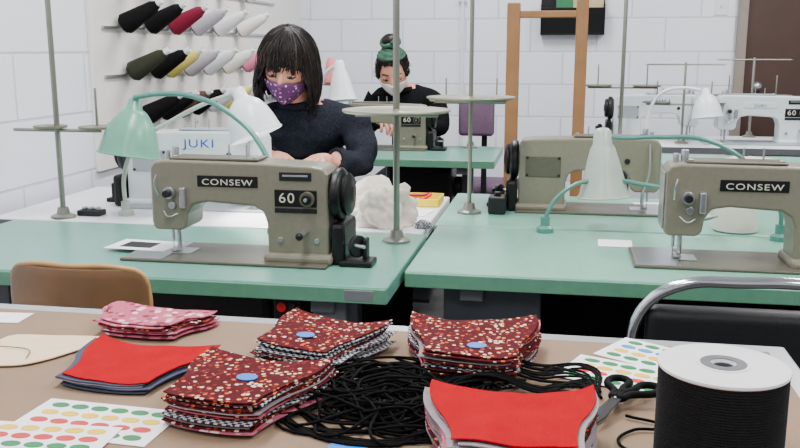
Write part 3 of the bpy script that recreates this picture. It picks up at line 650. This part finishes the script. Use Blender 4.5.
for k in range(9):
    addspl(cu,[(-.04,rn.uniform(-.04,.02),.006),(-.09,rn.uniform(-.06,0),.002),(-.07+rn.uniform(-.02,.02),-.07+rn.uniform(-.03,.02),.002),(0,-.09+rn.uniform(-.03,.02),.002),(.06,-.07+rn.uniform(-.03,.02),.002)],res=6)
link(bpy.data.objects.new("cord",cu),o,M_cord)
# spool
o=E("black_cord_spool",(.128,.668,T))
lathe("lower_flange",o,[(0,0),(.048,0),(.049,.0015),(.048,.003),(0,.003)],M_paper,seg=64)
wp=[(0,.003)]; nw=42
for i in range(nw):
    z=.003+.090*(i/nw); wp+=[(.0466,z),(.0475,z+.0011)]
wp+=[(.0460,.093),(0,.093)]
M_cord2=mat("wound_black_cord",(14,14,16),.8,0,.25,200,bump=.6,bscale=900,spec=.25)
lathe("wound_cord",o,wp,M_cord2,seg=64)
lathe("upper_flange",o,[(.008,.093),(.047,.093),(.0482,.0942),(.048,.096),(.047,.0965),(.02,.0965),(.0195,.0972),(.010,.0972),(.0085,.095),(.008,.093)],mat("spool_flange_white",(226,226,228),.5,0,.02,30),seg=64)
lathe("core_tube",o,[(.0078,.004),(.0078,.095),(.0068,.095),(.0068,.004)],M_grey,seg=24)
lathe("core_label",o,[(.0095,.0973),(.017,.0973),(.017,.0976),(.0095,.0976)],M_grey,seg=40)
tube("cord_end",o,[(-.02,.042,.02),(-.05,.03,.006),(-.07,.05,.003),(-.055,.08,.003),(-.03,.09,.003),(-.06,.11,.003)],.0014,M_cord)
# scissors
o=E("scissors",(.060,.795,T+.012),math.radians(-118)); M_handle=mat("scissor_handle",(5,5,6),.7,0,.05,30,spec=.1)
for s in (-1,1):
    prism("blade",o,[(0,-.004*s),(.04,-.002*s),(.055,0),(.04,.004*s),(0,.006*s)],0,.0014,M_dark,.0004,(0,0,.0012*s),(0,math.radians(8),math.radians(5*s)),'XY',1)
    tube("handle",o,[(.0,s*.002,.001),(-.014,s*.008,.001),(-.032,s*.024,.001),(-.048,s*.021,.001),(-.046,s*.008,.001),(-.026,s*.005,.001)],.0036,M_handle,True)
cyl("pivot",o,.0035,.006,(0,0,0),M_steel,seg=14)
# ------------------------------------------------------------------ items on machine tables
def pile(name,loc,r,sc,m,seed,amp=.35):
    bm=bmesh.new(); bmesh.ops.create_icosphere(bm,subdivisions=5,radius=1)
    for v in bm.verts:
        d=v.co.normalized(); n=noise.noise(d*1.7+Vector((seed,0,0)))*amp+abs(noise.noise(d*3+Vector((0,seed,0))))*amp*.8-abs(noise.noise(d*6+Vector((0,0,seed))))*amp*.3
        p=d*(1+n); v.co=Vector((p.x*sc[0]*r,p.y*sc[1]*r,max(-.0,p.z*sc[2]*r+.35*sc[2]*r)))
    o=E(name,loc); frombm("crumpled_cloth",bm,o,m); return o
M_cot=mat("white_cotton",(222,210,198),.9,0,.06,40,bump=.4,bscale=200)
pile("white_fabric_pile",(-.475,2.28,.7505),.078,(1.05,.85,1.05),M_cot,4.4,.48)
pile("patterned_cloth_scrap",(-.345,2.25,.7505),.020,(1.2,.9,.7),GG,1.4)
pile("sewn_fabric_bundle",(-.80,2.655,.7505),.055,(1.5,.55,.8),M_cot,9.4)
pile("white_fabric_pile",(.75,3.75,.7505),.08,(1.5,.8,.3),M_cot,6.1)
o=E("yellow_tray",(-.44,2.62,.7505)); M_yel=mat("yellow_plastic",(235,205,30),.4)
box("base",o,(.18,.12,.006),(0,0,.003),M_yel,.002)
for s in (-1,1): box("side",o,(.18,.004,.022),(0,s*.06,.012),M_yel,.001); box("end",o,(.004,.12,.022),(s*.09,0,.012),M_yel,.001)
tube("tape_measure",o,[(-.06,.02,.012),(-.02,-.02,.025),(.03,.02,.022),(.06,-.02,.03),(.03,-.04,.012)],.005,M_redb); cyl("bobbin",o,.012,.01,(.02,0,.012),M_steel); cyl("bobbin",o,.012,.01,(-.04,-.01,.012),M_sb)
sheet("white_fabric_sheet",-.66,2.40,12,.16,.14,M_cot,.7505,.003)
sheet("white_fabric_sheet",-.42,2.46,-8,.12,.10,M_paper,.7505,.002)
p=sheet("printed_paper",-.955,1.885,-4,.155,.10,z=.7585); box("printed_block",p,(.08,.055,.0004),(-.01,0,.0008),M_dark,0)
sheet("printed_paper",.30,2.72,8,.14,.07,z=.7505); sheet("printed_paper",.14,2.14,-2,.08,.08,z=.7505)
o=E("scrap_box",(-.17,2.50,.75)); box("box",o,(.05,.06,.05),(0,0,.026),M_dark,.005); cyl("knob",o,.01,.012,(0,0,.056),M_black)
o=E("bobbin_case",(-1.30,2.26,.7505)); box("case",o,(.07,.04,.016),(0,0,.008),M_dark,.003); 
for i in range(3): cyl("bobbin",o,.008,.008,(-.02+.02*i,0,.02),M_steel,seg=16)
# ------------------------------------------------------------------ camera
cam=bpy.data.cameras.new("camera"); cam.sensor_width=36; cam.lens=39.6; cam.clip_start=.02
co=bpy.data.objects.new("camera",cam); co.location=(0,0,1.21); co.rotation_euler=(math.radians(90-11.18),0,math.radians(10.3)); COL.objects.link(co); S.camera=co
